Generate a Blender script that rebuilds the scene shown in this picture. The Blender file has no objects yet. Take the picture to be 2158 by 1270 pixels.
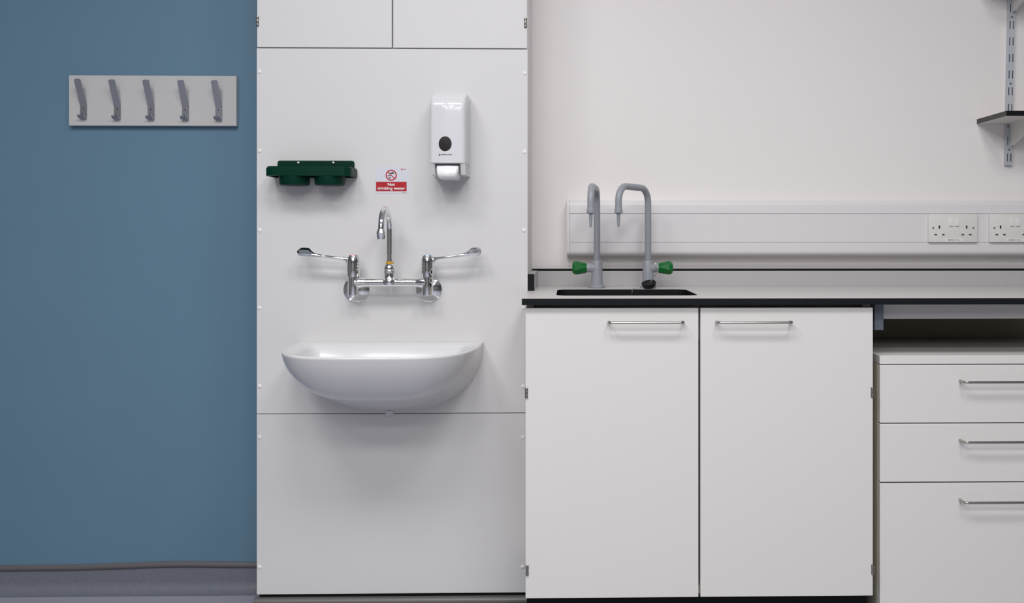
import bpy, bmesh, math, random
from mathutils import Vector, Matrix
random.seed(7)
PI = math.pi
col = bpy.context.scene.collection
sc = bpy.context.scene

# ---------------------------------------------------------------- camera, world, lights
F = 1877.0; VPX = 1200.0; H = 500.0; D = 2.72; EYE = 1.07
TH = math.radians(1.15)
CX = VPX + F * math.tan(TH)
cam = bpy.data.cameras.new('camera'); camo = bpy.data.objects.new('camera', cam); col.objects.link(camo)
camo.location = (0, -D, EYE); camo.rotation_euler = (PI / 2, 0, -TH)
cam.sensor_fit = 'HORIZONTAL'; cam.sensor_width = 36; cam.lens = 36 * F / 2158
cam.shift_x = -(CX - 1079) / 2158; cam.shift_y = -(635 - H) / 2158
cam.clip_start = 0.05
sc.camera = camo
w = bpy.data.worlds.new('world'); sc.world = w; w.use_nodes = True
w.node_tree.nodes['Background'].inputs[0].default_value = (0.8, 0.85, 0.9, 1)
w.node_tree.nodes['Background'].inputs[1].default_value = 0.3
sc.view_settings.view_transform = 'Standard'; sc.view_settings.look = 'None'
sc.view_settings.gamma = 1; sc.view_settings.use_curve_mapping = False
sc.view_settings.exposure = 0.0
CEIL = 2.85; LAMP = 18.5
for lx in (-1.15, -0.25, 0.65):
    for ly in (-2.0, -3.5, -5.0, -6.5):
        l = bpy.data.lights.new('ceiling_lamp', 'AREA'); l.shape = 'RECTANGLE'
        l.size = 0.58; l.size_y = 0.58; l.energy = LAMP; l.color = (1.0, 0.985, 0.965)
        o = bpy.data.objects.new('ceiling_lamp', l); o.location = (lx, ly, CEIL - 0.02); col.objects.link(o)

def X(px, d):
    u = (px - CX) / F
    return d * (math.sin(TH) + u * math.cos(TH)) / (math.cos(TH) - u * math.sin(TH))
def P(px, py, d):
    x = X(px, d)
    dep = d * math.cos(TH) + x * math.sin(TH)
    return Vector((x, d - D, EYE + (H - py) / F * dep))
def Z(py, d, px=1200):
    return P(px, py, d).z

# ---------------------------------------------------------------- materials
def mat(name, c, rough=0.5, metal=0.0, spec=0.5, noise=0.0, nscale=30, bump=0.0, bscale=200, coat=0.0):
    m = bpy.data.materials.new(name); m.use_nodes = True
    nt = m.node_tree; b = nt.nodes['Principled BSDF']
    b.inputs['Base Color'].default_value = (*c, 1); b.inputs['Roughness'].default_value = rough
    b.inputs['Metallic'].default_value = metal; b.inputs['Specular IOR Level'].default_value = spec
    b.inputs['Coat Weight'].default_value = coat
    tc = nt.nodes.new('ShaderNodeTexCoord')
    if noise:
        n = nt.nodes.new('ShaderNodeTexNoise'); n.inputs['Scale'].default_value = nscale; n.inputs['Detail'].default_value = 4
        nt.links.new(tc.outputs['Object'], n.inputs['Vector'])
        mx = nt.nodes.new('ShaderNodeMixRGB'); mx.blend_type = 'MULTIPLY'; mx.inputs[0].default_value = 1
        mx.inputs[1].default_value = (*c, 1)
        r = nt.nodes.new('ShaderNodeMapRange'); r.inputs[1].default_value = 0.3; r.inputs[2].default_value = 0.7
        r.inputs[3].default_value = 1 - noise; r.inputs[4].default_value = 1 + noise
        nt.links.new(n.outputs[0], r.inputs[0]); nt.links.new(r.outputs[0], mx.inputs[2])
        nt.links.new(mx.outputs[0], b.inputs['Base Color'])
    if bump:
        n2 = nt.nodes.new('ShaderNodeTexNoise'); n2.inputs['Scale'].default_value = bscale
        nt.links.new(tc.outputs['Object'], n2.inputs['Vector'])
        bp = nt.nodes.new('ShaderNodeBump'); bp.inputs['Strength'].default_value = bump; bp.inputs['Distance'].default_value = 0.001
        nt.links.new(n2.outputs[0], bp.inputs['Height']); nt.links.new(bp.outputs[0], b.inputs['Normal'])
    return m
M = {}
M['blue'] = mat('blue_paint', (0.124, 0.225, 0.318), 0.55, spec=0.3, noise=0.015, nscale=3, bump=0.1)
M['cream_wall'] = mat('cream_paint', (0.82, 0.79, 0.785), 0.6, spec=0.3, bump=0.06)
M['room'] = mat('room_paint', (0.30, 0.295, 0.28), 0.7)
M['ceil'] = mat('ceiling_paint', (0.78, 0.78, 0.76), 0.8)
M['panel'] = mat('white_laminate', (0.665, 0.66, 0.67), 0.35, spec=0.35, bump=0.02)
M['door'] = mat('warm_white_laminate', (0.73, 0.71, 0.70), 0.4, spec=0.35, bump=0.02)
M['edge'] = mat('cream_carcass', (0.66, 0.62, 0.50), 0.5)
M['dark'] = mat('black_plinth_and_shade', (0.006, 0.0065, 0.008), 0.6, spec=0.15)
M['core'] = mat('black_core', (0.009, 0.010, 0.012), 0.5, spec=0.15)
M['top'] = mat('grey_worktop', (0.58, 0.56, 0.56), 0.38, spec=0.4, noise=0.03, nscale=400)
M['upst'] = mat('grey_upstand', (0.46, 0.455, 0.46), 0.4, spec=0.4, noise=0.03, nscale=400)
M['epoxy'] = mat('black_epoxy', (0.004, 0.004, 0.005), 0.45, spec=0.2)
M['chrome'] = mat('chrome', (0.82, 0.83, 0.84), 0.05, 1.0)
M['steel'] = mat('brushed_steel', (0.45, 0.42, 0.39), 0.3, 1.0)
M['hinge'] = mat('nickel', (0.30, 0.28, 0.26), 0.35, 1.0)
M['alu'] = mat('satin_aluminium', (0.42, 0.43, 0.475), 0.32, 0.8)
M['screw'] = mat('screw_metal', (0.20, 0.20, 0.24), 0.35, 1.0)
M['shiny_screw'] = mat('bright_screw', (0.8, 0.8, 0.8), 0.25, 1.0)
M['ceramic'] = mat('white_ceramic', (0.68, 0.68, 0.70), 0.16, spec=0.45)
M['green'] = mat('dark_green_plastic', (0.0, 0.030, 0.017), 0.4, spec=0.15)
M['hgreen'] = mat('green_handle', (0.002, 0.125, 0.022), 0.35, spec=0.3)
M['tapgrey'] = mat('grey_powder_coat', (0.30, 0.315, 0.355), 0.38, spec=0.5)
M['pvc'] = mat('white_pvc', (0.72, 0.71, 0.73), 0.35, spec=0.4)
M['sock'] = mat('socket_plastic', (0.74, 0.72, 0.71), 0.3)
M['abs'] = mat('glossy_white_plastic', (0.68, 0.69, 0.725), 0.13, spec=0.5)
M['absgrey'] = mat('pale_grey_plastic', (0.70, 0.70, 0.70), 0.35)
M['lever'] = mat('bright_white_plastic', (0.88, 0.88, 0.91), 0.2)
M['brown'] = mat('smoked_window', (0.025, 0.019, 0.020), 0.25, spec=0.3)
M['cap'] = mat('white_cap', (0.80, 0.79, 0.79), 0.3)
M['sign'] = mat('sign_white', (0.64, 0.66, 0.73), 0.3, spec=0.3)
M['red'] = mat('sign_red', (0.42, 0.004, 0.012), 0.4)
M['red2'] = mat('sign_red_light', (0.55, 0.06, 0.09), 0.4)
M['white'] = mat('white_ink', (0.85, 0.85, 0.85), 0.5)
M['ink'] = mat('dark_ink', (0.02, 0.025, 0.04), 0.5)
M['greyink'] = mat('grey_ink', (0.12, 0.12, 0.14), 0.5)
M['hot'] = mat('red_indicator', (0.6, 0.03, 0.06), 0.3)
M['cold'] = mat('blue_indicator', (0.1, 0.35, 0.7), 0.3)
M['yellow'] = mat('yellow_ring', (0.62, 0.34, 0.01), 0.4)
M['capstrip'] = mat('mauve_cap_strip', (0.125, 0.115, 0.125), 0.4)
M['darkstrip'] = mat('grey_cap_strip', (0.13, 0.125, 0.125), 0.4)
M['floor'] = mat('grey_vinyl_lit_floor', (0.34, 0.345, 0.41), 0.38, spec=0.4, noise=0.14, nscale=260)  # same vinyl as the cove, lightened for the light falling on the floor
M['vinyl'] = mat('grey_vinyl_shaded_cove', (0.16, 0.172, 0.208), 0.38, spec=0.4, noise=0.14, nscale=260)  # same vinyl as the floor, darkened for the shade on the cove
M['frame'] = mat('blue_grey_steel', (0.17, 0.20, 0.245), 0.45)
M['upright'] = mat('pale_grey_enamel', (0.50, 0.53, 0.57), 0.4)
M['bracket'] = mat('white_enamel', (0.62, 0.62, 0.60), 0.4)
M['board'] = mat('coat_board', (0.54, 0.54, 0.545), 0.45)
M['gap'] = mat('shade_toned_board', (0.36, 0.33, 0.25), 0.6)  # cream board, colour darkened to carry the shade of the cavity
M['under'] = mat('shelf_laminate', (0.60, 0.58, 0.55), 0.5)
M['shedge'] = mat('shelf_black_edge', (0.009, 0.009, 0.010), 0.5, spec=0.15)
M['shend'] = mat('shelf_end_edge', (0.035, 0.034, 0.03), 0.45)
M['slot'] = mat('slot_dark', (0.03, 0.03, 0.06), 0.6)
M['tray_in'] = M['green']

# ---------------------------------------------------------------- helpers
def tag(o, label=None, cat=None, group=None, kind=None):
    if label: o['label'] = label
    if cat: o['category'] = cat
    if group: o['group'] = group
    if kind: o['kind'] = kind
    return o
def thing(name, label, cat, loc=(0, 0, 0), group=None):
    o = bpy.data.objects.new(name, None); col.objects.link(o); o.location = loc; o.empty_display_size = 0.05
    return tag(o, label, cat, group)
def obj(name, bm, m, parent=None, smooth=False, angle=35, label=None):
    """bm is built in world space; stored relative to its top thing's origin."""
    me = bpy.data.meshes.new(name)
    bmesh.ops.recalc_face_normals(bm, faces=bm.faces)
    off = Vector((0, 0, 0)); p = parent
    while p is not None:
        off += p.location; p = p.parent
    # give a mesh without a parent an origin of its own
    if parent is None:
        cs = [v.co for v in bm.verts]
        off = Vector(((min(c.x for c in cs) + max(c.x for c in cs)) / 2, (min(c.y for c in cs) + max(c.y for c in cs)) / 2, min(c.z for c in cs)))
    for v in bm.verts: v.co -= off
    if smooth:
        for f in bm.faces: f.smooth = True
        for e in bm.edges:
            if len(e.link_faces) == 2 and e.calc_face_angle(0) > math.radians(angle): e.smooth = False
    bm.to_mesh(me); bm.free()
    ms = m if isinstance(m, (list, tuple)) else [m]
    for q in ms: me.materials.append(M[q])
    o = bpy.data.objects.new(name, me); col.objects.link(o)
    if parent is None: o.location = off
    else: o.parent = parent
    if label: o['label'] = label
    return o
def struct(name, bm, m, **k):
    o = obj(name, bm, m, None, **k); o['kind'] = 'structure'; return o
def copy_tree(o, parent=None):
    c = o.copy(); col.objects.link(c)
    if parent is not None:
        c.parent = parent
    for ch in list(o.children): copy_tree(ch, c)
    return c
def box(bm, x0, x1, y0, y1, z0, z1, bev=0.0, seg=2, mi=0):
    x0, x1 = sorted((x0, x1)); y0, y1 = sorted((y0, y1)); z0, z1 = sorted((z0, z1))
    r = bmesh.ops.create_cube(bm, size=1)
    vs = r['verts']
    for v in vs:
        v.co = Vector(((x0 + x1) / 2 + v.co.x * (x1 - x0), (y0 + y1) / 2 + v.co.y * (y1 - y0), (z0 + z1) / 2 + v.co.z * (z1 - z0)))
    fs = set(f for v in vs for f in v.link_faces)
    for f in fs: f.material_index = mi
    if bev:
        es = list(set(e for v in vs for e in v.link_edges))
        bmesh.ops.bevel(bm, geom=es, offset=bev, segments=seg, affect='EDGES', profile=0.5)
    return bm
def B(*a, **k):
    bm = bmesh.new(); box(bm, *a, **k); return bm
def prism(bm, pts, axis, a, b):
    """polygon pts (2D) extruded along axis between a and b."""
    def mk(p, t):
        if axis == 'x': return Vector((t, p[0], p[1]))
        if axis == 'y': return Vector((p[0], t, p[1]))
        return Vector((p[0], p[1], t))
    A = [bm.verts.new(mk(p, a)) for p in pts]; Bv = [bm.verts.new(mk(p, b)) for p in pts]
    n = len(pts)
    bm.faces.new(A); bm.faces.new(Bv[::-1])
    for i in range(n): bm.faces.new((A[i], Bv[i], Bv[(i + 1) % n], A[(i + 1) % n]))
    return bm
def frame_for(t):
    up = Vector((0, 0, 1)) if abs(t.z) < 0.9 else Vector((0, 1, 0))
    n = up.cross(t).normalized(); return n, t.cross(n).normalized()
def tube(bm, pts, r, seg=24, cap=True):
    pts = [Vector(p) for p in pts]
    if not isinstance(r, (list, tuple)): r = [r] * len(pts)
    T = []
    for i in range(len(pts)):
        a = pts[max(0, i - 1)]; b = pts[min(len(pts) - 1, i + 1)]
        T.append((b - a).normalized())
    n, b = frame_for(T[0]); rings = []
    for i, p in enumerate(pts):
        n = (n - T[i] * n.dot(T[i])).normalized(); b = T[i].cross(n)
        rings.append([bm.verts.new(p + (n * math.cos(2 * PI * k / seg) + b * math.sin(2 * PI * k / seg)) * r[i]) for k in range(seg)])
    for i in range(len(rings) - 1):
        for k in range(seg):
            bm.faces.new((rings[i][k], rings[i][(k + 1) % seg], rings[i + 1][(k + 1) % seg], rings[i + 1][k]))
    if cap:
        bm.faces.new(rings[0][::-1]); bm.faces.new(rings[-1])
    return bm
def fillet(pts, rad, seg=10):
    pts = [Vector(p) for p in pts]; out = [pts[0]]
    for i in range(1, len(pts) - 1):
        p = pts[i]; a = (pts[i - 1] - p); b = (pts[i + 1] - p)
        ra = min(rad if not isinstance(rad, (list, tuple)) else rad[i - 1], a.length * 0.49 if len(pts) > 3 else a.length, b.length * 0.98)
        a.normalize(); b.normalize()
        ang = a.angle(b); t = ra / math.tan(ang / 2)
        t = min(t, (pts[i - 1] - p).length * 0.98, (pts[i + 1] - p).length * 0.98); rr = t * math.tan(ang / 2)
        c = p + (a + b).normalized() * (rr / math.sin(ang / 2))
        s = p + a * t - c; e = p + b * t - c
        for k in range(seg + 1):
            f = k / seg; th = s.angle(e)
            out.append(c + (s * math.sin((1 - f) * th) + e * math.sin(f * th)) / math.sin(th))
    out.append(pts[-1]); return out
def lathe(bm, origin, axis, prof, seg=32):
    """prof: list of (distance along axis, radius)."""
    axis = Vector(axis).normalized(); n, b = frame_for(axis); o = Vector(origin); rings = []
    for t, r in prof:
        r = max(r, 1e-5)
        rings.append([bm.verts.new(o + axis * t + (n * math.cos(2 * PI * k / seg) + b * math.sin(2 * PI * k / seg)) * r) for k in range(seg)])
    for i in range(len(rings) - 1):
        for k in range(seg):
            bm.faces.new((rings[i][k], rings[i][(k + 1) % seg], rings[i + 1][(k + 1) % seg], rings[i + 1][k]))
    bm.faces.new(rings[0][::-1]); bm.faces.new(rings[-1])
    return bm
def L(*a, **k):
    bm = bmesh.new(); lathe(bm, *a, **k); return bm
def loft(bm, rings, cap=True):
    R = [[bm.verts.new(p) for p in r] for r in rings]; n = len(R[0])
    for i in range(len(R) - 1):
        for k in range(n): bm.faces.new((R[i][k], R[i][(k + 1) % n], R[i + 1][(k + 1) % n], R[i + 1][k]))
    if cap: bm.faces.new(R[0][::-1]); bm.faces.new(R[-1])
    return R
def text_bm(txt, x0, x1, zc, y, height=None, bold=0.0, depth=0.0003):
    """text facing -Y, fitted between x0 and x1, centred on height zc."""
    cu = bpy.data.curves.new('t', 'FONT'); cu.body = txt; cu.size = 1; cu.offset = bold; cu.extrude = 0.0; cu.resolution_u = 3
    o = bpy.data.objects.new('t', cu); col.objects.link(o)
    dg = bpy.context.evaluated_depsgraph_get(); dg.update()
    me = bpy.data.meshes.new_from_object(o.evaluated_get(dg))
    bm = bmesh.new(); bm.from_mesh(me)
    bpy.data.objects.remove(o); bpy.data.curves.remove(cu); bpy.data.meshes.remove(me)
    xs = [v.co.x for v in bm.verts]; ys = [v.co.y for v in bm.verts]
    sx = (x1 - x0) / (max(xs) - min(xs)); sy = sx if height is None else height / (max(ys) - min(ys))
    mx = min(xs); my = (min(ys) + max(ys)) / 2
    for v in bm.verts: v.co = Vector((x0 + (v.co.x - mx) * sx, y, zc + (v.co.y - my) * sy))
    r = bmesh.ops.extrude_face_region(bm, geom=bm.faces[:])
    for v in r['geom']:
        if isinstance(v, bmesh.types.BMVert): v.co.y -= depth
    return bm
def rrect(cx, cz, w, h, r, n=6):
    pts = []
    for sx, sz, a0 in ((1, 1, 0), (-1, 1, 90), (-1, -1, 180), (1, -1, 270)):
        for k in range(n + 1):
            a = math.radians(a0 + 90 * k / n)
            pts.append((cx + sx * (w / 2 - r) + r * math.cos(a), cz + sz * (h / 2 - r) + r * math.sin(a)))
    return pts

# ---------------------------------------------------------------- room shell
XL, XR, YF = -4.6, 5.0, -8.2
DP = 2.45; YP = DP - D                                # front plane of the boxed-out panelling
CXL = X(541, DP); CXR = X(1112, DP)                   # left and right of the casing
struct('floor', B(XL, XR, YF, 0.1, -0.1, 0), 'floor')
struct('ceiling', B(XL, XR, YF, 0.1, CEIL, CEIL + 0.1), 'ceil')
struct('wall_left', B(XL - 0.1, XL, YF, 0.1, 0, CEIL), 'room')
struct('wall_right', B(XR, XR + 0.1, YF, 0.1, 0, CEIL), 'room')
struct('wall_front', B(XL, XR, YF - 0.1, YF, 0, CEIL), 'room')
struct('wall_back', B((CXL + CXR) / 2, XR, 0, 0.1, 0, CEIL), 'cream_wall')
struct('wall_blue', B(XL, (CXL + CXR) / 2, 0, 0.1, 0, CEIL), 'blue')

# coved vinyl skirting along the blue wall with its wavering cap strip
def capz(px):
    k = [(-4000, 1192.5), (0, 1190), (170, 1188), (260, 1185), (345, 1182), (400, 1181.3), (470, 1182.3), (541, 1183)]
    for (a, ya), (b, yb) in zip(k, k[1:]):
        if a <= px <= b: return Z(ya + (yb - ya) * (px - a) / (b - a), D, px)
    return Z(1183, D, 541)
def px_of(x):
    return CX + F * (x * math.cos(TH) - D * math.sin(TH)) / (D * math.cos(TH) + x * math.sin(TH))
xs = [XL] + [X(p, D) for p in range(-80, 541, 20)] + [CXL + 0.01]
bm = bmesh.new(); bc = bmesh.new(); prev = None; prevc = None
for x in xs:
    zt = capz(px_of(x))
    prof = [(0, zt), (-0.004, zt)] + [(-0.004 - 0.033 * (1 - math.cos(a)), 0.0003 + 0.033 * (1 - math.sin(a))) for a in [PI / 2 * k / 10 for k in range(11)]] + [(0, 0.0003)]
    ring = [bm.verts.new((x, p[0], p[1])) for p in prof]
    pc = [(0, zt)] + [(-0.0005 - 0.0095 * math.sin(a), zt - 0.0095 + 0.0095 * math.cos(a)) for a in [PI * k / 10 for k in range(11)]] + [(0, zt - 0.019)]
    rc = [bc.verts.new((x, p[0], p[1])) for p in pc]
    if prev:
        for i in range(len(ring)): bm.faces.new((prev[i], ring[i], ring[(i + 1) % len(ring)], prev[(i + 1) % len(ring)]))
        for i in range(len(rc)): bc.faces.new((prevc[i], rc[i], rc[(i + 1) % len(rc)], prevc[(i + 1) % len(rc)]))
    else: bm.faces.new(ring); bc.faces.new(rc)
    prev, prevc = ring, rc
bm.faces.new(prev[::-1]); bc.faces.new(prevc[::-1])
struct('baseboard_left', bm, 'vinyl', smooth=True, angle=50)
struct('trim_1', bc, 'capstrip', smooth=True, angle=60)

# ---------------------------------------------------------------- panelled casing
zseam = Z(871, DP, 827); zbot = Z(1251, DP, 700); ztop = Z(102.0, DP, 827)
cas = thing('panelled_casing', 'tall white boxed-out casing of two screwed panels behind the wash basin', 'casing', ((CXL + CXR) / 2, YP / 2, 0))
obj('side_frame', B(CXL + 0.004, CXR, YP + 0.0125, -0.0005, 0.0, ztop - 0.002, bev=0.0008), 'cream_wall', cas)
obj('upper_panel', B(CXL, CXR, YP, YP + 0.012, zseam + 0.001, ztop - 0.001, bev=0.0008), 'panel', cas)
obj('lower_panel', B(CXL, CXR, YP, YP + 0.012, zbot, zseam - 0.001, bev=0.0008), 'panel', cas)
caps = [(547, y) for y in (156, 322.5, 490, 653.5, 818.5, 926, 1199.5)] + [(1105.7, 159), (1105.5, 325), (1105, 490), (1102.8, 653), (1102.5, 819), (1101.5, 926), (1101.5, 1199)]
first = None
for px, py in caps:
    p = P(px, py, DP)
    if first is None:
        bm = bmesh.new(); lathe(bm, (0, 0, 0), (0, -1, 0), [(0.0, 0.0062), (0.0012, 0.0063), (0.0028, 0.0055), (0.0038, 0.0038), (0.0043, 0.0015)], 20)
        first = obj('screw_cap', bm, 'cap', None, smooth=True); first.parent = cas; c = first
    else:
        c = first.copy(); col.objects.link(c)
    c.location = p - cas.location
# base of the casing: skirting with rounded cap
zc0 = Z(1257, DP, 800)
bm = B(CXL - 0.001, CXR - 0.001, YP - 0.004, YP + 0.012, 0.0, zc0 - 0.002)
struct('baseboard_back', bm, 'darkstrip')
bm = bmesh.new()
pc = [(YP + 0.011, zc0)] + [(YP - 0.0045 - 0.0095 * math.sin(a), zc0 - 0.0095 + 0.0095 * math.cos(a)) for a in [PI * k / 10 for k in range(11)]] + [(YP + 0.011, zc0 - 0.019)]
prism(bm, pc, 'x', CXL - 0.0055, CXR - 0.002)
bmesh.ops.bevel(bm, geom=[e for e in bm.edges if e.verts[0].co.x < CXL and e.verts[1].co.x < CXL and e.verts[0].co.y < YP + 0.01], offset=0.004, segments=3, affect='EDGES')
struct('trim_2', bm, 'darkstrip', smooth=True, angle=50)

struct('recess_shade_strip', B(CXL + 0.006, CXR - 0.003, YP + 0.004, YP + 0.0122, zc0 + 0.0002, zbot + 0.0015), 'dark')  # added black strip standing in for the shade in the recess below the panel

# hinge shared by the cupboards
def hinge(px, py, d, parent, h=0.0235):
    p = P(px, py, d); bm = bmesh.new()
    for a, b, r in ((0, .26, .0038), (.27, .73, .0034), (.74, 1, .0038)):
        lathe(bm, (p.x, p.y - 0.001, p.z - h / 2 + a * h), (0, 0, 1), [(0, r * .9), (0.0006, r), ((b - a) * h - 0.0006, r), ((b - a) * h, r * .9)], 16)
    box(bm, p.x - 0.0035, p.x + 0.0035, p.y - 0.0005, p.y + 0.004, p.z - h / 2, p.z + h / 2)
    return obj('hinge', bm, 'hinge', parent, smooth=True)

# ---------------------------------------------------------------- overhead cupboard
z0 = Z(99.5, DP, 700); zT = 2.1
cup = thing('overhead_cupboard', 'white two-door cupboard above the wash basin panel, cut off by the top edge', 'cupboard', ((CXL + CXR) / 2, YP / 2, ztop))
obj('carcass', B(CXL + 0.002, CXR, YP + 0.0195, -0.0005, ztop - 0.0015, zT), 'cream_wall', cup)
zd = Z(99.3, DP, 600)
dl = obj('door', B(X(541.6, DP), X(825.6, DP), YP + 0.0005, YP + 0.0185, zd, zT, bev=0.001), 'panel', cup)
dr = obj('door', B(X(828.3, DP), X(1110.8, DP), YP + 0.0005, YP + 0.0185, zd - 0.0003, zT, bev=0.001), 'panel', cup)
hinge(542.8, 45, DP, dl, 0.026); hinge(1107.5, 48, DP, dr, 0.026)

# ---------------------------------------------------------------- coat rack
d = D - 0.018
a = P(145, 158.5, d); b = P(498, 265.3, d)
rk = thing('coat_rack', 'pale grey board with five metal hooks on the blue wall', 'coat rack', ((a.x + b.x) / 2, -0.009, (a.z + b.z) / 2))
obj('board', B(a.x, b.x, -0.018, -0.0003, b.z, a.z, bev=0.0012), 'board', rk)
def hook_profile():
    t = 0.0028
    c = [(-0.033, 0.0705), (-0.0015, 0.0), (-0.0015, -0.034)]
    path = [Vector((0, y, z)) for y, z in c]
    low = fillet([Vector((0, -0.0015, -0.001)), Vector((0, -0.0015, -0.0365)), Vector((0, -0.0115, -0.0385)), Vector((0, -0.0195, -0.0305))], 0.0055, 6)
    return fillet(path, 0.012, 5)[:-1] + low[1:], t
hp, t = hook_profile()
hk0 = None
for i, (px, py) in enumerate(((176.8, 222.5), (248.2, 224), (319.2, 224.3), (391.7, 225), (461.8, 225.5))):
    p = P(px, py, d)
    if hk0 is None:
        bm = bmesh.new(); rings = []
        n = len(hp)
        for k, q in enumerate(hp):
            T = (hp[min(n - 1, k + 1)] - hp[max(0, k - 1)]).normalized(); N = Vector((1, 0, 0)).cross(T).normalized()
            lean = -max(0, q.z) * 0.02
            w = 0.0098
            rings.append([Vector((sx * w + lean, 0, 0)) + q + N * sn * t / 2 for sx, sn in ((-1, -1), (1, -1), (1, 1), (-1, 1))])
        # rounded tip
        T0 = (hp[0] - hp[1]).normalized(); tip = []
        for ww, ext in ((0.0045, 0.0042), (0.0080, 0.0028)):
            N = Vector((1, 0, 0)).cross(-T0).normalized()
            tip.append([Vector((sx * ww - hp[0].z * 0.02, 0, 0)) + hp[0] + T0 * ext + N * sn * t / 2 for sx, sn in ((-1, -1), (1, -1), (1, 1), (-1, 1))])
        loft(bm, tip + rings)
        hk0 = obj('hook', bm, 'alu', None); hk0.parent = rk
        h = hk0
        for zz, xx in ((-0.008, 0.001), (-0.027, -0.001)):
            s = L((xx, -0.0026, zz), (0, -1, 0), [(0, 0.0032), (0.0009, 0.0030), (0.0013, 0.0018)], seg=14)
            s = obj('screw', s, 'screw', None, smooth=True); s.parent = hk0
            # obj() recentred this free mesh; its location is already local to the hook
        hk0.data.transform(Matrix.Translation(hk0.location)); hk0.location = (0, 0, 0)
    else:
        h = copy_tree(hk0, rk)
    h.location = p - rk.location

# ---------------------------------------------------------------- green soap tray
yb = YP
xc = X(665.5, DP); hw = 0.113; fw = 0.085
tr = thing('soap_tray', 'dark green plastic tray with two round cups, screwed up left of the sign', 'soap tray', (xc, YP, Z(370, 2.365, 650)))
def dtray(hw, fw, r, n=8):
    pts = [(xc - hw, yb - 0.0003)]
    for k in range(n + 1):
        a = PI + PI / 2 * k / n; pts.append((xc - hw + r + r * math.cos(a), yb - fw + r + r * math.sin(a)))
    for k in range(n + 1):
        a = 1.5 * PI + PI / 2 * k / n; pts.append((xc + hw - r + r * math.cos(a), yb - fw + r + r * math.sin(a)))
    pts.append((xc + hw, yb - 0.0003)); return pts
zs0 = Z(370, 2.365, 650); zs1 = Z(352.5, 2.365, 650); zs2 = Z(349.5, 2.365, 650); zfl = Z(338.3, 2.446, 665)
bm = bmesh.new()
def ringz(pts, z): return [Vector((x, y, z)) for x, y in pts]
o1 = dtray(hw, fw, 0.024); o2 = dtray(hw - 0.003, fw - 0.003, 0.022); o3 = dtray(hw - 0.006, fw - 0.006, 0.02); o1b = dtray(hw - 0.0015, fw - 0.0015, 0.023)
loft(bm, [ringz(o3, zs0 + 0.008), ringz(o3, zs0), ringz(o1, zs0 + 0.0005), ringz(o1, zs1), ringz(o1b, zs1 + 0.001), ringz(o2, zs1 + 0.0012), ringz(o2, zs2), ringz(o3, zs2), ringz(o3, zs0 + 0.012)])
obj('dish', bm, 'green', tr, smooth=True, angle=40)
fl = [X(585, 2.446), X(746.5, 2.446)]
bm = bmesh.new()
pts = [(fl[0], zs0 + 0.002), (fl[0], zfl - 0.006), (fl[0] + 0.0017, zfl - 0.0018), (fl[0] + 0.006, zfl), (fl[1] - 0.006, zfl), (fl[1] - 0.0017, zfl - 0.0018), (fl[1], zfl - 0.006), (fl[1], zs0 + 0.002)]
prism(bm, pts, 'y', yb - 0.0045, yb - 0.0003)
fl_o = obj('back_flange', bm, 'green', tr)
zc_ = Z(389.5, 2.37, 660)
for px in (620.8, 695.3):
    c = P(px, 380, 2.405)
    bm = bmesh.new()
    lathe(bm, (c.x, c.y, zc_), (0, 0, 1), [(0.0, 0.034), (0.0012, 0.0375), (0.004, 0.0392), (zs0 - zc_ + 0.002, 0.0405)], 48)
    obj('cup', bm, 'green', tr, smooth=True, angle=50)
for px in (628.5, 702.3):
    c = P(px, 343.3, 2.446)
    obj('screw', L((c.x, c.y - 0.0002, c.z), (0, -1, 0), [(0, 0.0042), (0.0015, 0.0041), (0.0028, 0.0028), (0.0032, 0.001)], seg=18), 'shiny_screw', tr, smooth=True, label='bright round-headed screw')

# ---------------------------------------------------------------- warning sign
sg = thing('warning_sign', 'small white and red sticker reading Not drinking water above the chrome tap', 'sign', P(827, 380, DP))
y0 = YP - 0.0006
def SX(px): return X(px, DP)
def SZ(py): return Z(py, DP, 825)
obj('sticker', B(SX(791), SX(863), y0, YP - 0.0001, SZ(407.5), SZ(352)), 'sign', sg)
obj('red_band', B(SX(792.6), SX(857), y0 - 0.0003, y0, SZ(402.7), SZ(383)), 'red', sg)
bm = bmesh.new(); cx, cz = SX(824.6), SZ(369); n = 48
r1, r0 = 11.6 / 0.766e3, 9.2 / 0.766e3
A = []
for k in range(n):
    a = 2 * PI * k / n
    A.append([bm.verts.new((cx + r * math.cos(a), y, cz + r * math.sin(a))) for r, y in ((r0, y0), (r1, y0), (r1, y0 - 0.0004), (r0, y0 - 0.0004))])
for k in range(n):
    p, q = A[k], A[(k + 1) % n]
    for i in range(4): bm.faces.new((p[i], q[i], q[(i + 1) % 4], p[(i + 1) % 4]))
s = 0.7071
pts = []
wv = 0.0012
for sx, sy in ((-1, 1), (1, 1), (1, -1), (-1, -1)):
    u, v = sx * (r0 + 0.0006), sy * wv
    pts.append((cx + (u * s + v * s), cz + (-u * s + v * s)))
prism(bm, pts, 'y', y0 - 0.00045, y0 - 0.00005)
obj('prohibition_ring', bm, 'red', sg)
bm = bmesh.new()
def sp(pl): return [(SX(a), SZ(b)) for a, b in pl]
prism(bm, sp([(823, 366), (824.5, 363.4), (826, 362.5), (826.3, 361.2), (827.6, 362), (829.5, 364), (832, 365.8)]), 'y', y0 - 0.0002, y0)
prism(bm, sp([(821, 366), (823, 363.5), (823.5, 364.6), (822.3, 367.5), (820.6, 367.6)]), 'y', y0 - 0.0002, y0)
prism(bm, sp([(817.2, 369), (823.2, 369.3), (823.2, 370.4), (818.4, 370.6), (818.6, 371.8), (817.4, 371.6)]), 'y', y0 - 0.0002, y0)
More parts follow.
